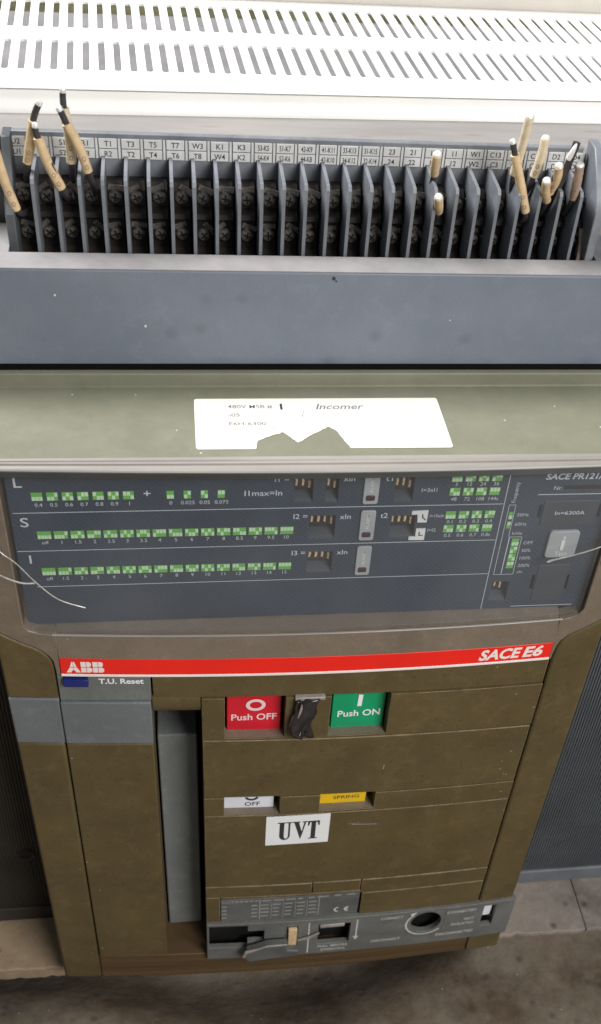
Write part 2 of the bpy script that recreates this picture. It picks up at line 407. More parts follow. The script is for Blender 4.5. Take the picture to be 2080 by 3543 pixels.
# --- side posts
curveL = [(-138.2, 256.6), (-136, 255.0), (-131.5, 251.8), (-127.1, 248.8), (-123, 246.8), (-119.7, 244.4), (-117.3, 241.4), (-116.0, 238.2), (-115.5, 234), (-115.4, 213.6)]
MB().prism([(-138.2, 213.6)] + curveL, 0, 46).build('side_post_cap', 'olive', cb, bend=True, bevel=0.9)
MB().prism([(-138.2, 181.2), (-138.2, 213.2), (-115.4, 213.2), (-115.4, 181.2)], -0.2, 46).build('side_post_band', 'grey', cb, bend=True, bevel=0.9, seg=3)
MB().prism([(-138.2, -49.4), (-138.2, 180.8), (-115.7, 180.8), (-115.7, -49.4)], 0, 46).build('side_post', 'olive', cb, bend=True, bevel=1.6, seg=3)
curveR = [(119.1, 226), (119.5, 230.8), (120.3, 235), (121.6, 238.2), (124.4, 241.4), (131, 245.0), (138.6, 249.7), (142, 252)]
MB().prism([(119.1, 5.0)] + curveR + [(142, 5.0)], 0, 46).build('side_post', 'olive', cb, bend=True, bevel=1.6, seg=3)
MB().prism([(119.7, -53.5), (119.7, -33.0), (142, -35.0), (142, -54.5)], 0, 46).build('side_post_foot', 'olive', cb, bend=True, bevel=0.8)

# --- left column
MB().box(-115.0, -73.6, -0.2, 46, -23, 180.6, n=6).build('column_panel', 'olive', cb, bend=True, bevel=0.7)
MB().box(-115.0, -73.5, -0.8, 40, 181.6, 211.4, n=6).build('column_block', 'grey', cb, bend=True, bevel=0.7, seg=3)
reset = MB().box(-114.8, -73.2, 0.5, 40, 211.8, 230, n=6).build('reset_plate', 'grey_reset', cb, bend=True, bevel=0.4)
MB().box(-112.1, -100.9, -2.2, 1, 223.6, 228.3, n=2).build('reset_button', 'btn_blue', cb, bend=True, bevel=0.6, seg=3, label='small dark blue reset push button')
lettering('T.U. Reset', -96.5, 223.6, 3.2, 0.36, 'white_print', reset, width=20.3, bold=0.028)
slant(MB().box(-115.4, 119.2, 0.6, 46, -49.6, -24, n=30), 0.017, -115).build('base_strip', 'base_brown', cb, bend=True, bevel=0.6)
for k in range(5):
    slant(MB().box(-115.0, 119.0, 0.3, 1.0, -28.5 - k * 4.2, -27.6 - k * 4.2, n=30), 0.017, -115).build('base_rib', 'base_brown', cb, bend=True)

# --- charging lever in its well, below a brow
MB().box(-72.6, -52.4, 19, 44, -24, 160.5).build('charging_lever', 'lever_grey', cb, bevel=0.9, seg=3, label='long grey charging lever standing in its dark well')
MB().strip(-72.9, -50.6, [(1.5, 214.2), (0.8, 212.5), (0.6, 207), (1.6, 203.2), (3.4, 201.6), (8, 201.4), (44, 201.4), (44, 214.2)], 3).build('lever_brow', 'olive', cb, bend=True)

# --- front panel bands
def band(name, x0, x1, z0, z1, y=0.0, holes=(), th=13):
    o = slant(MB().plate(x0, x1, z0, z1, y, th, holes), 0.025 if z0 > 180 else 0.031).build(name, ['olive', 'worn_edge'], cb, bend=True, bevel=0.5)
    o.modifiers['bevel'].material = 1; return o
band('panel_band', -72.4, 118.3, 212.9, 231.0, 0.9)
b1 = band('panel_band', -50.1, 118.3, 181.9, 212.5, 0.0, [(-39.3, -10.2, 183.4, 212.6), (11.6, 40.9, 183.2, 212.6)], th=24)
band('panel_band', -50.0, 118.3, 135.2, 181.4, 0.25)
b3 = band('panel_band', -50.0, 118.3, 119.3, 134.7, 0.0, [(-39.5, -10.2, 119.8, 134.8), (11.0, 40.8, 120.9, 134.8)], th=16)
b4 = band('panel_band', -50.0, 118.3, 50.9, 118.8, 0.25)
band('panel_band', -50.0, 11.5, 39.2, 50.4, 0.0); band('panel_band', 12.1, 40.4, 39.2, 50.4, 0.1); band('panel_band', 41.0, 118.3, 36.2, 50.4, 0.0)
band('panel_band', -50.0, -41.9, 10.8, 38.8, 0.2); band('panel_band', 42.3, 118.3, 8.8, 35.7, 0.2); band('panel_band', -41.6, 42.0, 36.6, 38.8, 0.3)
# dusty ledges at the foot of each opening
for x0, x1, z, sl in ((-39.2, -10.3, 183.4, 0.025), (11.7, 40.8, 183.2, 0.025), (-39.4, -10.3, 119.8, 0.031), (11.1, 40.7, 120.9, 0.031)):
    slant(MB().box(x0, x1, 0.5, 9, z - 0.6, z + 0.12, n=4), sl).build('window_ledge', 'cover_brown', cb, bend=True)
# scratches
MB().box(27.4, 34, -0.02, 0.2, 104.9, 105.35, n=2).build('scratch_mark', 'cover_brown', b4, bend=True)
MB().prism([(30, 104.0), (44.2, 102.5), (44.2, 103.0), (30, 104.5)], 0.1, 0.4).build('scratch_mark', 'rim', b4, bend=True)
MB().prism([(42.3, 151.8), (42.9, 151.9), (43.1, 155.0), (42.6, 155.2)], 0.0, 0.4).build('scratch_mark', 'rim', b4, bend=True)

# --- push buttons
def button(x0, x1, z0, name, material, label):
    y = 5.5
    prof = [(y + 0.9, z0), (y + 0.1, z0 + 0.7), (y, z0 + 2), (y + 0.6, z0 + 10), (y + 0.8, z0 + 20), (y + 0.8, 212.2), (22, 212.2), (22, z0)]
    o = MB().strip(x0, x1, prof, 8).build(name, material, cb, bend=True, bevel=0.35, label=label)
    for k in range(5):
        z = z0 + 2.2 + k * 1.15
        MB().box(x0 + 1, x1 - 1, y - 0.12 + (z - z0) * 0.075, y + 1, z, z + 0.5, n=4).build('grip_rib', material, o, bend=True)
    return o
ro = button(-38.0, -11.6, 180.2, 'off_button', 'btn_red', 'red push button marked with a ring and Push OFF')
go = button(13.5, 40.0, 179.6, 'on_button', 'btn_green', 'green push button marked with a bar and Push ON')
ring = MB(); n = 36; V = []; F = []
for t in range(n):
    a = 2 * math.pi * t / n
    V += [(-24.1 + 4.8 * math.cos(a), 5.9, 200.6 + 4.2 * math.sin(a)), (-24.1 + 2.9 * math.cos(a), 5.9, 200.6 + 2.4 * math.sin(a))]
for t in range(n): u = (t + 1) % n; F.append((2 * t, 2 * u, 2 * u + 1, 2 * t + 1))
ring.add(V, F).build('ring_mark', 'pink_ink', ro, bend=True, smooth=False)
lettering('Push OFF', -35.9, 189.8, 4.3, 5.9, 'pink_ink', ro, width=22.2, bold=0.02)
MB().add([(25.9, 5.95, 196.2), (28.1, 5.95, 196.2), (28.4, 5.95, 204.4), (26.2, 5.95, 204.8)], [(0, 1, 2, 3)]).build('bar_mark', 'white_print', go, bend=True, smooth=False)
lettering('Push ON', 16.5, 189.0, 4.3, 5.9, 'white_print', go, width=21.4, bold=0.02)

# --- padlock shackle cover: crumpled dark plastic strip between the buttons
MB().box(-6.2, 8.4, -1.5, 1.5, 210.4, 212.6, n=3).build('cover_clip', 'broken_plastic', cb, bend=True, bevel=0.5, label='grey plastic clip above the crumpled strip')
lefts = [(212, -5.9), (207, -5.9), (202.5, -5.8), (199, -7.2), (194, -7.7), (190, -7.1), (187, -5.6), (185, -3.6), (184, -2.6)]
rights = [(212, 5.6), (209, 4.4), (205, 3.9), (200, 4.6), (196, 3.9), (191.5, 2.4), (188, 3.4), (185.5, 4.1), (184, 3.8)]
def interp(T, z):
    for (z0, a), (z1, b) in zip(T, T[1:]):
        if z1 <= z <= z0: return a + (b - a) * (z0 - z) / (z0 - z1)
    return T[-1][1]
mb = MB(); nu, nv = 12, 28; V = []
for j in range(nv + 1):
    z = 211.8 - 27.6 * j / nv; a, b = interp(lefts, z), interp(rights, z)
    for i in range(nu + 1):
        u = i / nu; x = a + (b - a) * u
        y = -2.0 + 1.1 * math.sin(u * 5.2 + j * 0.21) + 0.45 * math.sin(j * 0.45 + u * 7) - 1.2 * math.exp(-((u - 0.05) / 0.1) ** 2) + 1.6 * u
        V.append((x, y, z))
F = [(j * (nu + 1) + i, j * (nu + 1) + i + 1, (j + 1) * (nu + 1) + i + 1, (j + 1) * (nu + 1) + i) for j in range(nv) for i in range(nu)]
o = mb.add(V, F).build('crumpled_strip', 'smoke_black', cb, bend=True, label='crumpled dark plastic strip hanging between red and green buttons')
sm = o.modifiers.new('solid', 'SOLIDIFY'); sm.thickness = 0.0011
edge = MB().tube([(interp(lefts, z) - 0.1, -2.6, z) for z in (203, 200, 197, 194, 191, 188, 186)], [0.2, 0.5, 0.45, 0.55, 0.4, 0.35, 0.15], 6)
edge.tube([(-3.0, -3.0, 209.5), (-3.3, -3.2, 207), (-4.0, -3.5, 203.5), (-4.6, -3.3, 200)], [0.25, 0.7, 0.6, 0.15], 6)
edge.tube([(-2.6, -2.9, 189), (-3.2, -2.9, 186.5), (-2.9, -2.7, 183.5)], [0.2, 0.45, 0.5], 6)
edge.build('torn_edge', 'broken_plastic', o, bend=True)

# --- indicator windows
fo = MB().box(-39.4, -13.2, 5, 14, 117.2, 134.6, n=4).build('position_flag', 'flag_white', cb, bend=True, label='white indicator flag reading OFF in its window')
lettering('OFF', -28.5, 120.7, 3.2, 4.9, 'ink', fo, width=8.2, bold=0.01)
arc = MB(); V = []; F = []
for t in range(21):
    a = math.radians(200 + 140 * t / 20)
    V += [(-24.8 + 4.0 * math.cos(a), 4.9, 129.2 + 4.0 * math.sin(a)), (-24.8 + 2.5 * math.cos(a), 4.9, 129.2 + 2.5 * math.sin(a))]
for t in range(20): F.append((2 * t, 2 * t + 2, 2 * t + 3, 2 * t + 1))
arc.add(V, F).build('switch_mark', 'ink', fo, bend=True, smooth=False)
fs = MB().box(11.4, 36.8, 5, 14, 117.0, 134.6, n=4).build('spring_flag', 'yellow', cb, bend=True, label='yellow indicator flag reading SPRING in its window')
lettering('SPRING', 19.0, 122.3, 2.6, 4.9, 'olive', fs, width=14.2, bold=0.01)

# --- UVT sticker
uv = MB().prism([(-17.3, 116.4), (17.5, 115.7), (17.8, 89.7), (-16.8, 90.2)], 0.0, 0.4)
uv = MB().plate(-17.1, 17.6, 90.0, 116.2, -0.03, 0.4, step=4).build('uvt_sticker', 'sticker', b4, bend=True, label='white sticker printed with black serif letters UVT')
L = MB()
def poly(P, y=-0.12): L.add([(x, y, z) for x, z in P], [tuple(range(len(P)))])
def rect(x0, x1, z0, z1): poly([(x0, z0), (x1, z0), (x1, z1), (x0, z1)])
rect(-9.7, -7.2, 98.2, 110.2); rect(-10.8, -6.1, 109.9, 110.8); rect(-4.9, -3.9, 98.2, 110.2); rect(-5.9, -2.9, 109.9, 110.8)
oc = [(-6.8 + 2.9 * math.cos(a), 98.3 + 3.9 * math.sin(a)) for a in [math.radians(180 + 180 * i / 14) for i in range(15)]]
ic = [(-6.05 + 1.15 * math.cos(a), 98.3 + 2.7 * math.sin(a)) for a in [math.radians(180 + 180 * i / 14) for i in range(15)]]
for i in range(14): poly([oc[i], oc[i + 1], ic[i + 1], ic[i]])
poly([(-1.9, 110.2), (0.7, 110.2), (2.9, 99.4), (1.9, 94.3)]); poly([(1.9, 94.3), (2.9, 99.4), (4.6, 110.2), (3.7, 110.2), (2.5, 101.5)]); rect(-2.7, 1.5, 109.9, 110.8); rect(2.7, 5.4, 109.9, 110.8)
rect(7.6, 10.1, 94.9, 110.2); rect(6.5, 11.2, 94.2, 95.1); rect(5.7, 12.1, 109.6, 110.8); poly([(5.7, 106.4), (6.3, 106.4), (7.0, 109.8), (5.7, 109.8)]); poly([(12.1, 106.4), (12.1, 109.8), (10.8, 109.8), (11.5, 106.4)])
L.build('lettering', 'ink', uv, bend=True, smooth=False)

# --- rating plate
npl = MB().box(-41.5, 41.0, 0.3, 10, 11.2, 35.4, n=12).build('rating_plate', 'nameplate', cb, bend=True, bevel=0.3, label='grey rating plate with rows of small worn print')
P_ = MB(); y = 0.18
def pr(x0, x1, z0, z1): P_.add([(x0, y, z0), (x1, y, z0), (x1, y, z1), (x0, y, z1)], [(0, 1, 2, 3)])
for xx, w in ((-19, 0.7), (16.4, 0.6), (-11.9, 0.35), (-4.8, 0.35), (2.4, 0.35), (9.5, 0.35)): pr(xx, xx + w, 12.5, 34.6 if w > 0.5 else 30.8)
rr = random.Random(5)
for z in (27.6, 23.6, 19.6, 15.6):
    pr(-41, -38, z, z + 1.5); pr(-23.5, -20, z, z + 1.5)
    for c in (-18, -10.8, -3.7, 3.5, 10.6): pr(c, c + rr.uniform(3.5, 5), z, z + 1.4)
x = -18
while x < 40:
    w = rr.uniform(3, 7); pr(x, min(x + w, 40), 32.2, 33.6); x += w + rr.uniform(1.0, 3.5)
x = -33
while x < -21:
    w = rr.uniform(1.5, 2.4); pr(x, x + w, 32.6, 34.2); x += w + 0.7
text_into(P_, 'SACE', -41, 32.4, 2.2, y, bold=0.02)
P_.build('plate_print', 'plate_print', npl, bend=True, smooth=False)
ce = MB()
for cx in (28.8, 35.0):
    V = []; F = []
    for t in range(15):
        a = math.radians(90 + 180 * t / 14)
        V += [(cx + 2.6 * math.cos(a), y, 17.0 + 2.7 * math.sin(a)), (cx + 1.5 * math.cos(a), y, 17.0 + 1.6 * math.sin(a))]
    for t in range(14): F.append((2 * t, 2 * t + 2, 2 * t + 3, 2 * t + 1))
    ce.add(V, F)
ce.add([(32.6, y, 16.6), (35, y, 16.6), (35, y, 17.5), (32.6, y, 17.5)], [(0, 1, 2, 3)])
ce.build('ce_mark', 'rack_print', npl, bend=True, smooth=False)

# --- racking plate along the bottom
def tilt(mb):                                   # the loose plate hangs a little lower at its right end
    mb.v = [(x, yy, z - 0.033 * (x - 10)) for x, yy, z in mb.v]; return mb
T_ = lambda x, z: z + 0.033 * (x - 10)
rk = tilt(MB().plate(-50, 143.5, -29.5, 10.6, -2.0, 1.5,
     holes=[(-48.6, -25.5, -16.5, 8.2), (-25.5, -15.4, -10.5, 2.0), (17.8, 37.6, -18.2, 4.7), (123.2, 131.2, -16.5, 7.0)],
     ell=[(86.0, -3.6, 9.8, 11.5)], step=6)).build('racking_plate', 'rack_grey', cb, bend=True, bevel=0.35, label='grey racking plate with crank hole and worn white lettering')
MB().box(-49.5, 142, 6.5, 8.5, -23.5, 9, n=20).build('rack_hole_shade', 'black', cb, bend=True)  # black sheet added to stand for the shade inside the plate's holes
MB().box(123.0, 130.0, 0.6, 5.5, -13, 5).build('position_drum', 'flag_white', cb, bend=True, bevel=1.2, label='white position indicator drum in its small window')
MB().box(18.8, 34.2, -1.0, 4, -1.6, 1.6, n=3).build('shutter_bar', 'broken_plastic', cb, bend=True, bevel=0.5)
MB().box(-0.9, 4.4, -4.2, 2, -17.5, 4.6).build('locking_tab', 'tan_lever', cb, bend=True, bevel=0.5, label='tan plastic locking tab on the racking plate')
MB().box(-1.6, 5.2, -2.15, -1.9, -19.5, 5.2).build('tab_shadow', 'black', cb, bend=True)  # thin black sheet painted in as the shadow around the tab
h = MB().prism([(-28, -17.5), (-26.4, -10.0), (-20, -7.6), (-14.2, -4.6), (-1.5, -4.6), (-1.5, -12.0), (5.6, -13.2), (5.4, -19.5), (-12, -20.5), (-25, -22.5)], -8.5, -3.5)
hm = h.build('broken_handle', 'nameplate', cb, bend=True, bevel=0.9, seg=3, label='broken grey plastic handle sticking out of the racking plate')
MB().tube([(-28.0, -7.5, -16.5), (-26.6, -8.2, -10.4), (-20, -8.2, -7.8), (-14.2, -8.2, -4.9), (-8, -8.2, -4.7), (-1.8, -8.2, -4.7)], [1.2, 1.1, 0.8, 0.75, 0.6, 0.5], 8).build('handle_highlight', 'broken_plastic', hm, bend=True)  # pale tube paints the highlight along the handle's top edge
MB().tube([(5.2, -3.0, -9.5), (12, -3.6, -6.4), (18, -3.2, -2.6)], [0.8, 0.95, 0.8], 8).build('handle_rod', 'broken_plastic', cb, bend=True)
y = -2.12
tilt(MB().add([(11.7, y, -27.5), (12.6, y, -27.5), (12.2, y, 8.2), (11.5, y, 8.2)], [(0, 1, 2, 3)])).build('line_mark', 'rack_print', rk, bend=True, smooth=False)
ar = MB().add([(41.4, y, -12), (42.3, y, -12), (42.0, y, 7.6), (41.1, y, 7.6)], [(0, 1, 2, 3)]).add([(39.9, y, -11.6), (41.8, y, -16), (43.7, y, -11.6)], [(0, 1, 2)])
tilt(ar).build('arrow_mark', 'rack_print', rk, bend=True, smooth=False)
ca = MB(); V = []; F = []
for t in range(25):
    a = math.radians(135 + 185 * t / 24); w = 1.0
    V += [(86 + (12.6 + w) * math.cos(a) * 0.98, y, T_(86, -6.2) + (13.2 + w) * math.sin(a)), (86 + 12.4 * math.cos(a) * 0.98, y, T_(86, -6.2) + 13.0 * math.sin(a))]
for t in range(24): F.append((2 * t, 2 * t + 2, 2 * t + 3, 2 * t + 1))
ca.add(V, F); ca.add([(74.6, y, 8.2), (79.2, y, 9.8), (76.6, y, 4.6)], [(0, 1, 2)])
tilt(ca).build('turn_arrow', 'rack_print', rk, bend=True, smooth=False)
for s, x, z, w, c in (('CONNECT', 56.3, 3.0, 14.2, 2.6), ('DISCONNECT', 52.2, -22.5, 19, 2.6), ('CONNECTED', 99.0, 0.6, 19, 2.6), ('TEST', 110.8, -9.6, 7, 2.3), ('ISOLATED', 103.4, -14.4, 15, 2.3),
                      ('DISCONNECTED', 94.5, -24.6, 25, 2.6), ('PULL BEFORE', 18.4, -22.2, 18.8, 2.4), ('OPERATING', 20.4, -26.6, 15.5, 2.4)):
    lettering(s, x, z, c, y, 'rack_print', rk, width=w, bold=0.015, rot=-0.03)

# --- red stripe with lettering
rs = slant(MB().box(-112.4, 117.0, -0.6, 6, 229.7, 239.6, n=36), 0.0118, 0).build('red_stripe', 'red', cb, bend=True, bevel=0.2, label='long red stripe with ABB and SACE E6 in white')
slant(MB().box(-112.5, 117.0, -0.8, 5, 228.2, 229.6, n=36), 0.0118, 0).build('white_edge', 'white_ink', cb, bend=True, bevel=0.2)
A = [[(0.27, .53), (0.40, 1.0), (.485, 1.0), (.485, .53)], [(.515, .53), (.515, 1), (.60, 1), (.73, .53)], [(0, 0), (.25, .47), (.485, .47), (.485, .2), (.40, .2), (.34, 0)], [(1, 0), (.66, 0), (.60, .2), (.515, .2), (.515, .47), (.75, .47)]]
Bq = [[(0, .53), (.46, .53), (.46, 1), (0, 1)], [(.51, .53), (.80, .53), (.93, .66), (.93, .88), (.78, 1), (.51, 1)], [(0, 0), (.46, 0), (.46, .47), (0, .47)], [(.51, 0), (.84, 0), (1, .13), (1, .34), (.86, .47), (.51, .47)]]
lg = MB()
for ox, w, ps in ((-109.9, 6.3, A), (-103.4, 4.9, Bq), (-98.2, 4.9, Bq)):
    for p in ps: lg.add([(ox + u * w, -0.72, 232.2 + v * 6.8) for u, v in p], [tuple(range(len(p)))])
lg.build('logo', 'white_ink', rs, bend=True, smooth=False)
lettering('SACE', 80.6, 230.6, 6.3, -0.72, 'white_ink', rs, width=20.0, bold=0.035, shear=0.18)
lettering('E6', 102.6, 230.6, 6.3, -0.72, 'white_ink', rs, width=9.6, bold=0.035, shear=0.18)

# --- clear cover over the trip unit: frame, ridged rim, pane
cl = [(-141.5, 259.0), (-136, 255.8), (-131.5, 252.6), (-127.1, 249.6), (-123, 247.6), (-119.6, 245.1), (-117.0, 242.0), (-115.4, 238.6), (-114.9, 234), (-114.7, 229.4), (-112.6, 229.4), (-112.6, 240.3), (-112.4, 254.7), (-114.4, 255.0), (-119, 255.6), (-123.6, 257.2), (-125.6, 259.8), (-125.6, 341.5), (-141.5, 341.5)]
MB().prism(cl, 0.0, 8).build('cover_frame', 'cover_brown', cb, bend=True, bevel=0.45, seg=2)
cr = [(118.0, 226.0), (118.5, 226.0), (118.9, 230.8), (119.7, 235.4), (121.0, 238.8), (124.0, 242.1), (130.7, 245.7), (138.3, 250.4), (143.5, 253.6), (143.5, 341.5), (127.9, 341.5), (127.9, 258.6), (126.2, 255.4), (121.6, 253.5), (117.2, 252.9), (117.2, 226.0)]
MB().prism(cr, 0.0, 8).build('cover_frame', 'cover_brown', cb, bend=True, bevel=0.45, seg=2)
sill = MB(); bead = MB(); rimb = MB(); lip = MB(); NX = 44
def sweep(mb, x0, x1, fn, n=NX):
    """closed (y,z) profile that changes along x"""
    k = len(fn(x0)); V = []; F = []
    for i in range(n + 1):
        x = x0 + (x1 - x0) * i / n; V += [(x, yy, zz) for yy, zz in fn(x)]
    for i in range(n):
        for j in range(k): F.append((i * k + j, i * k + (j + 1) % k, (i + 1) * k + (j + 1) % k, (i + 1) * k + j))
    F.append(tuple(range(k - 1, -1, -1))); F.append(tuple(n * k + j for j in range(k)))
    return mb.add(V, F)
sweep(sill, -112.5, 117.3, lambda x: [(9, 240.0 - 0.0118 * x), (9, 255.5), (6.3, 255.4), (B(x) + 1.6, 253.2 - 0.008 * x), (B(x) + 0.6, 253.2 - 0.008 * x), (B(x) - 0.45, 240.4 - 0.0118 * x), (B(x) - 0.5, 239.8 - 0.0118 * x)])
sill.build('cover_sill', 'cover_brown', cb, label='brown sill of the cover above the red stripe')
sweep(bead, -114.0, 118.6, lambda x: [(B(x) + yy, zz - 0.008 * x) for yy, zz in ((1.0, 253.3), (0.2, 253.3), (0.0, 253.7), (0.3, 254.1), (1.0, 254.1))])
bead.build('cover_bead', 'rim', cb)  # paler rim colour paints in the bead's highlight line
fr_ = lambda x: -3.4 + 2.9 * (x / 125.0) ** 2 - 0.009 * x
bk_ = lambda x: 6.2 - 0.006 * x
def rim_prof(x):
    a, b = fr_(x), bk_(x); w = b - a
    return [(a, 341.2), (a, 342.9), (a + 0.4, 343.4), (a + 0.16 * w, 343.4), (a + 0.20 * w, 342.5), (a + 0.42 * w, 342.4), (a + 0.55 * w, 342.8), (a + 0.58 * w, 343.5), (a + 0.72 * w, 343.5), (a + 0.75 * w, 343.1), (a + 0.8 * w, 343.8), (b, 343.9), (b, 341.2)]
sweep(rimb, -143.5, 143.5, rim_prof).build('cover_rim', 'rim', cb, label='pale ridged top rim of the clear cover')
sweep(lip, -143.5, 143.5, lambda x: [(fr_(x) - 0.5, 340.2), (fr_(x) - 0.5, 342.8), (fr_(x) - 0.04, 342.8), (fr_(x) - 0.04, 340.2)]).build('cover_lip', 'smoky_lip', cb)
pane = MB(); nx = 30; V = []; F = []
for i in range(nx + 1):
    x = -124.6 + 252.0 * i / nx; V += [(x, 2.2, 254.6), (x, 1.4, 341.3)]
for i in range(nx): F.append((2 * i, 2 * i + 2, 2 * i + 3, 2 * i + 1))
pane.add(V, F).build('cover_pane', 'clear_pane', cb, bend=True, label='clear dusty plastic window with painted haze over the trip unit')

# --- top of the shield, with the step behind and the paper label
top = MB().strip(-146, 146, [(10.5, 332), (10.5, 341.6), (4.6, 341.6), (4.6, 342.5), (5.0, 342.9), (57.6, 343.1), (58.1, 343.6), (58.3, 348.9), (58.8, 349.4), (61.4, 349.4), (61.8, 349.0), (61.8, 332)], 1)
top = top.build('shield_top', 'olive_top', cb, bevel=0.25, label='dusty olive top of the breaker shield with a step at the back')
PZ = 343.25
notch = [(-26.0, 12.4), (-25.6, 15.8), (-25.0, 18.1), (-22.6, 19.6), (-18.6, 22.2), (-16.3, 22.8), (-14.4, 24.0), (-13.0, 22.4), (-11.5, 20.1), (-10.0, 18.3), (-8.9, 16.4), (-6.8, 18.0), (-4.1, 20.9), (-1.0, 23.0), (2.0, 25.6), (5.0, 27.6), (6.4, 26.2), (7.9, 24.6), (9.2, 20.8), (10.3, 17.5), (11.6, 14.4), (12.3, 12.4)]
mb = MB(); hi = 48.6
mb.zprism([(-49.2, 12.6), (-26.0, 12.4), (-26.0, hi), (-49.0, hi), (-49.7, hi - 0.8), (-49.9, 13.6)], PZ - 0.2, PZ)
fine = []; rn = random.Random(8)
for (xa, ya), (xb, yb) in zip(notch, notch[1:]):
    for q in range(4): fine.append((xa + (xb - xa) * q / 4, ya + (yb - ya) * q / 4 + rn.uniform(-0.22, 0.28)))
fine.append(notch[-1])
for (xa, ya), (xb, yb) in zip(fine, fine[1:]): mb.zprism([(xa, ya), (xb, yb), (xb, hi), (xa, hi)], PZ - 0.2, PZ)
mb.zprism([(12.3, 12.4), (53.9, 12.0), (54.8, 12.8), (54.6, hi - 0.8), (53.9, hi), (12.3, hi)], PZ - 0.2, PZ)
pl = mb.build('paper_label', 'paper', top, smooth=False, label='torn white paper label reading 480V MSB # 1 Incomer')
def top_text(s, x, yy, cap, w, m='ink_faint', bold=0.02, shear=0.0):
    text_into(MB(), s, x, yy, cap, PZ + 0.08, width=w, bold=bold, shear=shear, plane='xy').build('lettering', m, pl, smooth=False)
top_text('480V MSB #', -35.9, 41.2, 2.6, 18.7, 'ink_faint', 0.006); top_text('1', -14.0, 40.1, 4.4, 1.0, 'ink', 0.0); top_text('-05', -36.0, 35.2, 2.3, 4.9); top_text('E6H-6300', -36.0, 28.9, 2.3, 15.2)
top_text('Incomer', 1.0, 40.2, 4.0, 20, 'ink_faint', 0.012, 0.3)
cr_ = MB().tube([(-20.7, 26.6, PZ + .05), (-14, 27.6, PZ + .08), (-7, 27.4, PZ + .05), (-1, 28.6, PZ + .08), (4.2, 28.4, PZ + .05)], 0.12, 5); cr_.tube([(-4.3, 38.8, PZ + .05), (-5.6, 34, PZ + .08), (-5.0, 30.5, PZ + .05)], 0.12, 5)
cr_.build('paper_crease', 'ink_faint', pl)

# ================================================================== TRIP UNIT PANEL
dips = [(-10.8, -2.9, 321.0, 334.5, 3), (2.4, 7.6, 320.8, 334.3, 2), (31.2, 39.2, 320.2, 333.8, 3), (-3.5, 7.5, 301.1, 313.4, 4), (31.4, 41.9, 300.6, 312.5, 4), (-3.4, 7.5, 281.7, 293.7, 4), (82.3, 90.4, 261.0, 272.8, 2)]
slots = [(95.5, 96.9, 309.7, 317.0), (122.6, 124.0, 309.4, 316.8), (100.6, 102.0, 267.4, 276.4), (117.2, 118.5, 266.8, 275.9)]
tp = MB().plate(-124.1, 126.9, 256.0, 341, 6.0, 9.0, [d[:4] for d in dips] + slots).build('trip_panel', 'panel', cb, bevel=0.25, label='dark blue trip unit panel with green switch charts')
MB().box(-124, 126.8, 13.5, 15, 256.5, 340.5).build('panel_back', 'black', tp)
rd = random.Random(11)
for x0, x1, z0, z1, k in dips:
    MB().xprism([(6.3, z0 + 0.2), (10.5, z0 + 2.9), (11, z0 + 2.9), (11, z0 - 0.2), (6.3, z0 - 0.2)], x0 + 0.1, x1 - 0.1).build('switch_ledge', 'panel_box', tp)
    MB().box(x0 + 0.2, x1 - 0.2, 10.6, 13, z0 + 2.2, z1 - 0.2).build('switch_body', 'smoke_black', tp)
    if x0 == 82.3: px = [84.6, 87.2]
    else: px = [x0 + 1.2 + i * (x1 - x0 - 2.6) / (k - 1) for i in range(k)]
    for i, xx in enumerate(px):
        up = 0.6 if (i < k - 1) else -0.6
        zb = z1 - 5.6 + up if x0 != 82.3 else 267.6 + up
        if z1 > 330: zb -= 1.8
        o = MB().prism([(xx - 0.45, zb), (xx + 0.35, zb - 0.3), (xx + 0.55 + rd.uniform(-.3, .3), zb + 2.0), (xx + 0.45, zb + 3.4), (xx - 0.5, zb + 3.2), (xx - 0.3, zb + 1.8)], 8.6, 10.8).build('switch_lever', 'tan_lever', tp)
# printed lines
ln = MB(); y = 5.88
def hl(x0, x1, z, t=0.32, x2=None): ln.add([(x0, y, z - t / 2), (x1, y, z - t / 2), (x1, y, z + t / 2), (x0, y, z + t / 2)], [(0, 1, 2, 3)])
def vl(x, z0, z1, t=0.32): ln.add([(x - t / 2, y, z0), (x + t / 2, y, z0), (x + t / 2, y, z1), (x - t / 2, y, z1)], [(0, 1, 2, 3)])
hl(-122.9, 79.2, 318.0); hl(-123.6, 79.2, 298.0); hl(-118, 79.2, 278.1); vl(79.6, 256.2, 334)
vl(82.0, 277.4, 317.3, 0.25); vl(84.9, 299.6, 317.3, 0.25); hl(82, 84.9, 317.3, 0.25); hl(82, 91, 277.4, 0.25); vl(85.4, 277.4, 299.4, 0.4); vl(91, 277.4, 299.4, 0.25); hl(85.4, 91, 299.4, 0.25)
hl(93.6, 124.5, 322.6, 0.4); hl(93.8, 123.4, 257.2, 0.35)
ln.build('printed_line', 'print_line', tp, smooth=False)
# switch charts: every symbol is one piece; columns carry a pale square above (1) or below (0)
def symbol(x, z, w, h, bits, val):
    mb = MB().box(x, x + w, 5.75, 6.2, z, z + h)
    cw = w / bits; g = 0.16
    for i in range(bits):
        hi_ = (val >> (bits - 1 - i)) & 1
        z0 = z + h / 2 if hi_ else z
        mb.box(x + i * cw + (g if cw > 1.2 else 0.08), x + (i + 1) * cw - 0.02, 5.62, 5.8, z0 + (0.0 if hi_ else 0.12), z0 + h / 2 - (0.12 if hi_ else 0.0), m=1)
    return mb.build('switch_symbol', ['sym_green', 'sym_light'], tp, smooth=False)
tx = MB()
def t(s, x, z, cap=1.75, w=None, align='C', **kw): text_into(tx, s, x, z, cap, 5.86, width=w, align=align, **kw)
for i, s in enumerate(('0.4', '0.5', '0.6', '0.7', '0.8', '0.9', '1')):
    x = -114.9 + 5.92 * i; symbol(x, 324.2, 4.3, 3.9, 3, i); t(s, x + 2.4, 321.1)
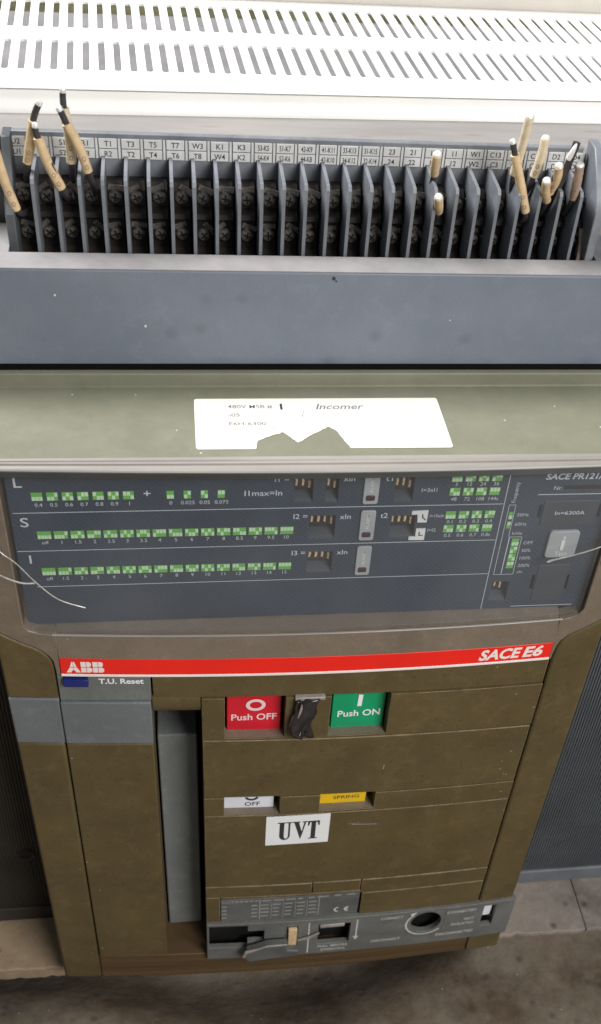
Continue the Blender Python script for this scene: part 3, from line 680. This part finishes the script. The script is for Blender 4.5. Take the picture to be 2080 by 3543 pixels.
for i, s in enumerate(('0', '0.025', '0.05', '0.075')):
    x = -62.2 + 6.8 * i; symbol(x, 324.1, 2.9, 3.8, 2, i); t(s, x + 1.6, 321.0)
for i, s in enumerate(('off', '1', '1.5', '2', '2.5', '3', '3.5', '4', '5', '6', '7', '8', '8.5', '9', '9.5', '10')):
    x = -114.8 + 6.605 * i; symbol(x, 304.5 - 0.022 * i, 5.5, 3.85, 4, i); t(s, x + 2.8, 301.6)
for i, s in enumerate(('off', '1.5', '2', '3', '4', '5', '6', '7', '8', '9', '10', '11', '12', '13', '14', '15')):
    x = -115.1 + 6.62 * i; symbol(x, 284.7 - 0.03 * i, 5.5, 3.85, 4, i); t(s, x + 2.8, 281.7)
for r, (zz, tz, ss) in enumerate(((330.3, 328.0, ('3', '12', '24', '36')), (323.0, 320.2, ('48', '72', '108', '144s')))):
    for i, s in enumerate(ss): symbol(54.7 + 5.72 * i, zz, 4.4, 3.9, 3, 4 * r + i); t(s, 57 + 5.75 * i, tz)
for r, (zz, tz, ss) in enumerate(((310.6, 308.0, ('0.1', '0.2', '0.3', '0.4')), (303.1, 300.4, ('0.5', '0.6', '0.7', '0.8s')))):
    for i, s in enumerate(ss): symbol(54.7 + 5.72 * i, zz, 4.4, 3.9, 3, 4 * r + i); t(s, 57 + 5.75 * i, tz)
for i, s in enumerate(('OFF', '50%', '100%', '200%')):
    symbol(86.8, 294.5 - 4.45 * i, 3.3, 3.9, 2, i); t(s, 92.4, 295.0 - 4.45 * i, align='L')
symbol(82.7, 309.6, 1.7, 3.8, 1, 0); symbol(82.7, 304.4, 1.7, 3.8, 1, 1)
t('50Hz', 86.5, 311.0, 1.7, align='L'); t('60Hz', 86.5, 305.8, 1.7, align='L'); t('InNe', 86.2, 300.7, 1.6, align='L'); t('xIn', 92.5, 278.0, 1.5, align='L')
t('Frequency', 84.4, 318.6, 1.8, align='L', rot=math.pi / 2)
t('I=3xI1', 42.6, 325.2, 1.9, 6.6, align='L'); t('I=10xIn', 47.9, 311.4, 1.7, 6.2, align='L'); t('I=I2', 47.9, 303.6, 1.7, 3.6, align='L')
t('Nr.', 100, 325.0, 2.0, align='L')
tx.build('scale_numbers', 'print_text', tp, smooth=False)
for s, x, z, c, w, bd, sh in (('L', -120.9, 330.8, 4.6, 3.1, 0.0, 0), ('S', -120.7, 310.9, 4.6, 3.3, 0.0, 0), ('I', -119.4, 291.3, 4.4, 0.8, 0.0, 0), ('I1max=In', -30.9, 324.7, 2.6, 15.3, 0, 0), ('+', -71.2, 325.0, 3.6, 2.7, 0, 0),
                              ('I1 =', -18.8, 331.6, 2.6, 5.8, 0, 0), ('xIn', 9.3, 331.4, 2.4, 4.8, 0, 0), ('t1', 26.8, 331.2, 2.6, 3, 0, 0), ('I2 =', -10.4, 312.2, 2.5, 5.8, 0, 0), ('xIn', 9.2, 311.6, 2.5, 4.6, 0, 0), ('t2', 26.5, 311.7, 2.6, 3.1, 0, 0),
                              ('I3 =', -10.3, 292.1, 2.5, 5.8, 0, 0), ('xIn', 9.3, 292.0, 2.4, 4.6, 0, 0), ('SACE PR121/P', 95.2, 330.6, 2.9, 27, 0.02, 0.15), ('In=6300A', 103.2, 311.7, 1.9, 13.4, 0.0, 0)):
    lettering(s, x, z, c, 5.45 if '6300' in s else 5.86, 'print_line', tp, bend=False, width=w, bold=bd + 0.006, shear=sh)
# alarm plates with led
for z0, z1 in ((319.7, 335.5), (300.0, 316.0), (280.0, 296.4)):
    MB().prism(rounded(18.0, 24.4, z0, z1, 1.0), 5.2, 6.4).build('alarm_plate', 'alarm', tp, bevel=0.2)
    MB().prism(rounded(19.35, 22.95, z0 + 2.1, z0 + 4.7, 0.6), 4.7, 5.6).build('alarm_lamp', 'led', tp, bevel=0.15)
    lettering('ALARM', 21.9, z0 + 5.9, 1.5, 5.1, 'alarm_print', tp, bend=False, width=8.4, rot=math.pi / 2, bold=0.01)
tb_ = MB().prism([(39.8, 313.4), (42.4, 313.4), (42.8, 309.1), (46.8, 309.0), (46.9, 315.4), (39.8, 315.2)], 5.5, 6.2); tb_.build('curve_tab', 'tab_white', tp)
MB().prism([(40.0, 299.4), (46.9, 299.2), (46.9, 305.5), (42.7, 305.5), (42.8, 301.1), (40.0, 301.0)], 5.5, 6.2).build('curve_tab', 'tab_white', tp)
mk = MB().add([(44.4, 5.4, 313.6), (44.9, 5.4, 313.6), (45.0, 5.4, 312.0), (46.4, 5.4, 310.6), (46.1, 5.4, 310.2), (44.4, 5.4, 311.8)], [(0, 1, 2, 3, 4, 5)]).add([(44.1, 5.4, 303.9), (44.6, 5.4, 303.9), (44.6, 5.4, 302.2), (46.1, 5.4, 302.2), (46.1, 5.4, 301.7), (44.1, 5.4, 301.7)], [(0, 1, 2, 3, 4, 5)])
mk.build('curve_mark', 'panel_box', tp, smooth=False)
MB().box(97.4, 122.2, 5.5, 6.4, 306.0, 319.2).build('rating_plug', 'panel_box', tp, bevel=0.3)
MB().box(102.5, 117.2, 5.6, 6.4, 260.6, 282.5).build('test_socket_cover', 'panel_box', tp, bevel=0.3)
MB().box(104.5, 124, 5.85, 6.2, 325.3, 327.2).build('number_field', 'black', tp)
tbn = MB().prism(rounded(103.1, 117.1, 287.7, 302.8, 1.8), 4.6, 6.4).build('test_button', 'alarm', tp, bevel=0.4, seg=3)
mk = MB().prism(rounded(109.3, 110.9, 292.2, 298.2, 0.6), 4.4, 4.7).prism(rounded(109.6, 110.8, 298.9, 300.0, 0.5), 4.4, 4.7)
text_into(mk, 'Test', 110.3, 289.2, 2.2, 4.45, align='C', bold=0.01); mk.build('test_mark', 'tab_white', tp, smooth=False)

# ================================================================== TERMINAL BOX behind the breaker
tbx = thing('terminal_box', (0, 110, 330), 'blue grey terminal box with a long row of terminals behind the breaker', 'terminal box')
fw = MB().strip(-165, 165, [(65.6, 349.6), (65.6, 391.4), (66.2, 391.9), (79.2, 391.9), (79.2, 349.6)], 1).build('front_wall', 'blue_grey', tbx, bevel=0.3, label='wide blue grey front wall of the terminal box')
for px_, pz_, pr_, pm_ in ((-68.5, 367.5, 0.55, 'tile'), (-103.5, 381, 0.45, 'tile'), (8.5, 389.5, 0.8, 'ink'), (9.6, 388.3, 0.4, 'ink'), (60, 371, 0.3, 'tile')):
    MB().prism([(px_ + pr_ * (1 + 0.3 * math.sin(3 * k)) * math.cos(k * math.pi / 4), pz_ + pr_ * math.sin(k * math.pi / 4)) for k in range(8)], 65.45, 65.7).build('paint_chip', pm_, fw)
MB().box(-165, 165, 72, 79, 330, 349).build('gap_shade', 'black', tbx)  # black filler stands in for shade in the gap below the wall
MB().box(-165, 165, 65.9, 79.4, 391.9, 392.25).build('wall_top', 'bar_top', tbx, label='dusty pale top edge of the front wall')
MB().box(-165, -121.6, 79.4, 108, 330, 391.0).build('end_ledge', 'bar_top', tbx); MB().box(126.4, 165, 79.4, 108, 330, 390.4).build('end_ledge', 'barrier', tbx)
MB().box(-122, 126.5, 79.4, 113, 372, 376).build('box_floor', 'dark_term', tbx)
MB().strip(-165, 190, [(112.9, 340), (112.9, 424.7), (113.3, 425), (149, 425), (149, 340)], 1).build('rear_deck', 'deck', tbx, label='dusty greige deck behind the terminal row')
MB().box(-121.5, 119.6, 109.6, 112.8, 376, 428.3).build('label_carrier', 'barrier', tbx, bevel=0.4)
NC = 27; P0 = -116.7; PT = 8.98
names = [('U2', 'U1'), ('', ''), ('S1', 'S2'), ('R1', 'R8'), ('T1', 'R2'), ('T3', 'T2'), ('T5', 'T4'), ('T7', 'T6'), ('W3', 'T8'), ('K1', 'W4'), ('K3', 'K2'), ('53-K5', '54-K4'), ('51-K7', '52-K6'), ('43-K9', '44-K8'), ('41-K11', '42-K10'), ('33-K13', '34-K12'),
         ('31-K15', '32-K14'), ('23', '24'), ('21', '22'), ('13', '14'), ('11', '12'), ('W1', 'W2'), ('C13', 'C3'), ('C2', 'C1'), ('C12', 'C11'), ('D2', 'D1'), ('D4', 'D3')]
# shared meshes for terminal and screw
tm = MB().xprism([(109, 376), (109, 411.5), (104, 411.5), (101.5, 409), (101.5, 402.5), (97.5, 401.0), (97.0, 399.0), (99.5, 397.5), (99.5, 386), (96, 384), (96, 376)], -3.3, 3.3)
t0 = tm.build('terminal', 'dark_term', tbx, bevel=0.4); tme = t0.data
bpy.data.objects.remove(t0)
sc = MB(); n = 14
prof = [(0, 2.75), (-1.0, 2.7), (-1.7, 2.1), (-1.9, 1.2)]
V = []; F = []
for yy, rr_ in prof: V += [(rr_ * math.cos(2 * math.pi * k / n), yy, rr_ * math.sin(2 * math.pi * k / n)) for k in range(n)]
for i in range(3):
    for k in range(n): F.append((i * n + k, i * n + (k + 1) % n, (i + 1) * n + (k + 1) % n, (i + 1) * n + k))
F.append(tuple(3 * n + k for k in range(n))); sc.add(V, F)
sc.box(-0.28, 0.28, -2.0, -1.5, -1.7, 1.7, m=1); sc.box(-1.7, 1.7, -1.98, -1.5, -0.28, 0.28, m=1)
sc.box(-3.2, 3.2, -0.3, 0.6, 2.4, 4.6)
s0 = sc.build('screw', ['screw', 'black'], None); sme = s0.data; bpy.data.objects.remove(s0)
base_t = Vector(ROOT[tbx.name])
for i in range(NC):
    xc = (P0 + PT * i + 1.8)
    o = bpy.data.objects.new('terminal', tme); col.objects.link(o); o.parent = tbx; o.location = Vector((xc * MM, 0, 0)) - base_t
    for z, yy in ((392.0, 99.4), (406.6, 101.4)):
        s = bpy.data.objects.new('screw', sme); col.objects.link(s); s.parent = o; s.location = (random.uniform(-.3, .3) * MM, yy * MM, (z + random.uniform(-.3, .3)) * MM); s.rotation_euler = (0, random.uniform(-.8, .8), 0)
    for r, (z0, z1) in enumerate(((422.6, 426.4), (418.5, 422.2))):
        xl = P0 + PT * i
        tl = MB().box(xl - 3.6, xl + 3.6, 109.1, 109.8, z0, z1).build('terminal_label', 'tile', tbx, bevel=0.15)
        s = names[i][r]
        if s: lettering(s, xl, z0 + 0.85, 2.1, 109.03, 'ink', tl, bend=False, align='C', bold=0.01, shrink=0.62 if len(s) > 4 else 0.95)
    if i: MB().box(P0 + PT * (i - 0.5) - 0.45, P0 + PT * (i - 0.5) + 0.45, 109.2, 109.8, 418.5, 426.4).build('label_divider', 'tile', tbx)
bar = MB().xprism([(87, 374), (87, 416.6), (88.2, 418.2), (92, 418.6), (109.4, 419.6), (109.4, 374)], -0.7, 0.7)
b0 = bar.build('barrier', 'barrier', None, bevel=0.3); bme = b0.data; bpy.data.objects.remove(b0)
rb = random.Random(2)
for k in range(26):
    o = bpy.data.objects.new('barrier', bme); col.objects.link(o); o.parent = tbx; o.location = Vector(((-109.7 + 8.975 * k) * MM, 0, 0)) - base_t
    o.rotation_euler = (0, 0, math.radians(rb.uniform(-0.8, 0.8)) * 0.0)
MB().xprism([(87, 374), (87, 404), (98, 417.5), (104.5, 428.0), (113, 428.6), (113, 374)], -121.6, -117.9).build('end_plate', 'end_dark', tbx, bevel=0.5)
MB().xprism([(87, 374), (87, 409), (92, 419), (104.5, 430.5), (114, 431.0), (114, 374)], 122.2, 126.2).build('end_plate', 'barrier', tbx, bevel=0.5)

# ================================================================== WIRES left in the terminals
def smooth_path(pts, k=5):
    P = [Vector(p) for p in pts]; out = []
    for i in range(len(P) - 1):
        a = P[max(i - 1, 0)]; b = P[i]; c = P[i + 1]; d = P[min(i + 2, len(P) - 1)]
        for s in range(k):
            u = s / k
            out.append(0.5 * ((2 * b) + (c - a) * u + (2 * a - 5 * b + 4 * c - d) * u * u + (3 * b - a - 3 * c + d) * u ** 3))
    out.append(P[-1]); return out
def wire(label, root, bot, topp, tip, mat_='sleeve', marks=True, tip_r=1.3, sr=1.9, name='cut_wire'):
    """root in the terminal, sleeve from bot to topp, bare insulation up to tip"""
    w = thing(name, root, label, 'wire', 'cut control wires standing in the terminals')
    path = smooth_path([root, bot, topp] + ([tip] if tip else []))
    MB().tube(path, 1.25, 10).build('insulation', 'insulation', w)
    b = Vector(bot); tt = Vector(topp); mid = b.lerp(tt, 0.5) + Vector((random.uniform(-.9, .9), -.5, random.uniform(-.3, .3)))
    sp = smooth_path([b, mid, tt], 6)
    sl = MB().tube(sp, [sr * (1 + random.uniform(-.04, .04)) for _ in sp], 12).build('marker_sleeve', mat_, w)
    if marks:
        mk = MB(); d = (tt - b); L_ = d.length; d.normalize()
        view = (Vector((-57, -348, 600)) - mid).normalized(); side = d.cross(view).normalized(); nrm = side.cross(d).normalized()
        if nrm.dot(view) < 0: nrm = -nrm
        for u in (0.2, 0.38):
            V = []; F = []; c = b + d * L_ * u
            c = sp[int(u * (len(sp) - 1))]
            for q in range(14):
                a = 2 * math.pi * q / 14
                for r_ in (1.05, 0.62):
                    su = r_ * 0.72 * math.cos(a); dv = r_ * math.sin(a)
                    V.append(c + side * su + d * dv + nrm * (math.sqrt(max(0, (sr * 1.06) ** 2 - su * su))))
            for q in range(14): z = (q + 1) % 14; F.append((2 * q, 2 * z, 2 * z + 1, 2 * q + 1))
            mk.add(V, F)
        mk.build('sleeve_mark', 'sleeve_brown', sl, smooth=False)
    e = Vector(tip) if tip else tt
    dd = (path[-1] - path[-2]).normalized()
    MB().tube([e - dd * 0.6, e + dd * 0.6, e + dd * 1.1], [tip_r, tip_r, tip_r * 0.75], 10).build('bare_end', 'cut_metal', w)
    return w
wire('tan sleeved wire at the far left edge of the terminal row', (-113.6, 99, 401), (-117.3, 90, 404.9), (-122.3, 89, 429), (-124, 89, 436))
wire('leaning tan sleeved wire nearest the U2 label, tip furthest left', (-113.5, 101, 412), (-111.2, 94, 422.2), (-106.9, 91, 439.2), (-103.8, 89.5, 446.2))
wire('tan sleeved wire with short black tip, in front of the leftmost upright wire', (-97, 100, 405), (-98.7, 88, 414.8), (-105.4, 87, 434.4), (-105.9, 87, 438.8))
wire('tallest tan sleeved wire on the left, standing behind its neighbour', (-95.0, 102, 412), (-94.5, 95, 422.4), (-95.2, 92, 444), (-94.9, 91.5, 450.3), 'sleeve_pale')
wire('tan sleeved wire crossing in front of the tallest left wire', (-86.5, 100, 408), (-88.1, 90, 420.9), (-94.4, 88, 439.6), (-96.4, 87.5, 445.0))
wire('short stub of tan wire with white end, upper of the middle pair', (52.6, 100, 414), (51.4, 93, 422.6), (49.6, 85, 433.2), None, tip_r=1.7, marks=False)
wire('short stub of tan wire with white end, lower of the middle pair', (55.5, 99, 399), (54.8, 91, 407.6), (52.0, 83, 416.8), None, tip_r=1.7, marks=False)
wire('long tan sleeved wire with black tip, front one on the right', (94.0, 99, 400), (92.3, 90, 408.6), (82.7, 88.5, 432.8), (80.8, 88.5, 437.8))
wire('tallest pale sleeved wire on the right, behind the black tipped one', (88.5, 101, 411), (86.2, 96, 422.0), (86.5, 90, 447.2), None, 'sleeve_pale', tip_r=1.75)
wire('pale sleeved wire leaning right between two tall wires', (94.2, 101, 411), (95.0, 96, 421.4), (96.2, 94, 437.6), None, 'sleeve_pale', tip_r=1.7)
wire('short tan wire stub with white end, left of the crossed pair', (102.4, 99, 404), (100.9, 91, 413.4), (96.4, 83, 424.6), None, tip_r=1.75, marks=False)
wire('tan wire stub with white end, right of the crossed pair', (101.6, 99, 407), (101.5, 91, 417.0), (100.6, 84, 430.4), None, tip_r=1.75)
wire('brown sleeved wire with white frayed end near the right end plate', (113.0, 99, 404), (112.3, 91, 414.6), (110.2, 86, 430.2), None, 'sleeve_brown', tip_r=1.8)
w = thing('cut_wire', (105, 100, 408), 'black wire without sleeve with stripped white end on the right', 'wire', 'cut control wires standing in the terminals')
MB().tube(smooth_path([(104.6, 100, 406), (105.4, 92, 420), (107.2, 89, 434), (107.9, 89, 438.5)]), 1.6, 10).build('insulation', 'insulation', w)
MB().tube(smooth_path([(105.0, 87.6, 431.5), (106.2, 87.2, 435.2), (107.4, 87.4, 438.4)]), [0.5, 1.2, 1.3, 1.3, 1.2, 1.1, 1.0, 0.9, 0.7, 0.5, 0.3], 8).build('bare_end', 'cut_metal', w)
w = thing('cut_wire', (120.5, 95, 385), 'short tan wire low in the last terminal at the right', 'wire', 'cut control wires standing in the terminals')
MB().tube(smooth_path([(121.6, 97, 398.5), (121.8, 94, 393), (121.0, 91, 386), (120.2, 90, 382)]), 1.1, 8).build('marker_sleeve', 'sleeve_brown', w)

# ================================================================== VENTED WHITE COVER at the back
vc = thing('vented_cover', (20, 150, 415), 'white vented cover with two rows of slots at the back', 'vent cover')
YAW = math.radians(2.4); cy, sy = math.cos(YAW), math.sin(YAW)
def rotz(mb):
    mb.v = [(x * cy - (yy - 205) * sy, x * sy + (yy - 205) * cy + 205, z) for x, yy, z in mb.v]; return mb
ps = 6.78; sw = 3.0; X0 = -126.0 - ps * 6; NS = 64
g = MB(); zt = 435.0; th = 1.1
def cell(xc, ya, yb, sa, sb):
    """rectangle of plate around one slot with rounded ends"""
    r = sw / 2; n = 6; lo = []
    for cyy, a0 in ((sb - r, 0), (sa + r, 180)):
        for i in range(n + 1):
            a = math.radians(a0 + 180 * i / n); lo.append((xc + r * math.cos(a), cyy + r * math.sin(a)))
    outl = []
    for (x, yy) in lo:
        dx, dy = x - xc, 0
        if yy > (sa + sb) / 2: fy = (yy - (sb - r)) / r; outl.append((xc + (ps / 2) * max(-1, min(1, dx / r * 1.6)), yb if fy > 0.35 else (sb - r + (yb - sb + r) * max(0, fy))))
        else: fy = ((sa + r) - yy) / r; outl.append((xc + (ps / 2) * max(-1, min(1, dx / r * 1.6)), ya if fy > 0.35 else (sa + r - (sa + r - ya) * max(0, fy))))
    k = len(lo)
    V = [(x, yy, zt) for x, yy in lo] + [(x, yy, zt) for x, yy in outl] + [(x, yy, zt - th) for x, yy in lo]
    F = []
    for i in range(k):
        j = (i + 1) % k
        F += [(i, j, k + j, k + i), (i, 2 * k + i, 2 * k + j, j)]
    g.add(V, F)
for i in range(NS):
    xc = X0 + ps * i
    cell(xc, 161, 209, 165.5, 205); cell(xc, 217, 270, 222.5, 264)
xa, xb = X0 - ps / 2, X0 + ps * (NS - 0.5)
for ya, yb in ((146, 161), (209, 217), (270, 276)): g.add([(xa, ya, zt), (xb, ya, zt), (xb, yb, zt), (xa, yb, zt)], [(0, 1, 2, 3)])
g.add([(xa, 146, zt), (xb, 146, zt), (xb, 145.2, zt - 0.8), (xa, 145.2, zt - 0.8), (xb, 145.2, zt - th), (xa, 145.2, zt - th)], [(0, 1, 2, 3), (3, 2, 4, 5)])
rotz(g).build('slotted_plate', 'white_plate', vc)
rotz(MB().xprism([(142.4, 420), (142.4, 425.0), (143.0, 427.0), (146.0, 432.8), (146.8, 433.3), (150, 433.3), (150, 420)], xa, xb)).build('front_flange', 'white_plate', vc, bevel=0.6)
rotz(MB().box(xa, xb, 151, 384, 393, 396)).build('inner_tray', 'inner_grey', vc)
rotz(MB().box(xa, xb, 276.5, 281, 434.2, 454)).build('rear_board', 'board', vc)

# ================================================================== RIBBED SIDE PANELS
def ribbed(name, x0, x1, yb, z0, z1, mats, label, hole=None):
    p = thing(name, ((x0 + x1) / 2, yb, z0), label, 'side panel', 'ribbed panels either side of the breaker')
    n = int((x1 - x0) / 1.75); prof = []
    for i in range(n):
        x = x0 + (x1 - x0) * i / n; d = (x1 - x0) / n
        prof += [(x, yb), (x + d * 0.45, yb), (x + d * 0.6, yb + 0.7), (x + d * 0.85, yb + 0.7)]
    prof += [(x1, yb), (x1, yb + 6), (x0, yb + 6)]
    o = MB().zprism(prof, z0 + 14, z1).build('ribbed_sheet', mats[0], p, smooth=False)
    MB().box(x0, x1, yb - 1.5, yb + 6, z0, z0 + 13.6).build('bottom_flange', mats[1], p, bevel=0.8)
    if hole:
        m = MB(); hx, hz, r = hole; V = []; n = 20
        m.tube([(hx, yb - 0.3, hz), (hx, yb + 3, hz)], r, 20); m.build('bolt_hole', 'black', p)
        q = MB(); F = []
        for k in range(n):
            a = 2 * math.pi * k / n; ca_, sa_ = math.cos(a), math.sin(a)
            V += [(hx + ca_ * r, yb - 0.4, hz + sa_ * r), (hx + ca_ * (r + 0.9), yb - 0.9, hz + sa_ * (r + 0.9)), (hx + ca_ * (r + 1.2), yb + 0.1, hz + sa_ * (r + 1.2))]
        for k in range(n):
            u = (k + 1) % n
            F += [(3 * k, 3 * u, 3 * u + 1, 3 * k + 1), (3 * k + 1, 3 * u + 1, 3 * u + 2, 3 * k + 2)]
        q.add(V, F).build('hole_collar', mats[1], p)
    return p
ribbed('ribbed_panel', -300, -136, 51, -57.5, 329, ('side_shaded', 'side_shaded'), 'ribbed panel left of the breaker, painted dark for shade, with a round hole', (-158, 14.5, 4.2))
ribbed('ribbed_panel', 140, 320, 51, -57.5, 329, ('side_blue', 'side_flange'), 'blue grey ribbed panel right of the breaker')

# ================================================================== SEAL WIRES on the cover
o = MB().tube(smooth_path([(-134, -1.5, 313.5), (-127.9, -6.5, 308.5), (-122.3, -7.5, 303.0), (-115.6, -8.5, 293.3), (-107.8, -8.5, 283.8), (-97.6, -8.0, 278.1)]), 0.26, 8).build('seal_wire', 'seal_wire')
tag(o, 'long curved seal wire hanging over the lower left of the trip unit', 'wire', 'loose seal wires on the cover')
o = MB().tube(smooth_path([(-136, -2.5, 298.2), (-129.6, -6.5, 296.1), (-121.7, -8, 293.1), (-115.7, -7.5, 292.4)]), [0.38] * 15 + [0.2], 8).build('seal_wire', 'seal_wire')
tag(o, 'short flat seal wire end left of the trip unit scales', 'wire', 'loose seal wires on the cover')
o = MB().tube(smooth_path([(137, 0.5, 304.5), (124, -4.5, 301.6), (112.3, -5.0, 297.5), (103, -5.0, 294.8), (100.4, -5.2, 294.0)]), [0.32] * 14 + [0.36, 0.5, 0.6, 0.6, 0.5, 0.4, 0.2], 8).build('seal_wire', 'seal_wire')
tag(o, 'white seal wire pointing at the grey test button', 'wire', 'loose seal wires on the cover')
MB().tube([(-132, -1.2, 303.5), (-132, 1, 303.5)], [3.2, 3.6], 14).build('seal_screw', 'screw', cb)
MB().tube([(131.5, -1.0, 289), (132, 1.5, 289)], [2.2, 2.6], 12).build('seal_screw', 'seal_wire', cb)
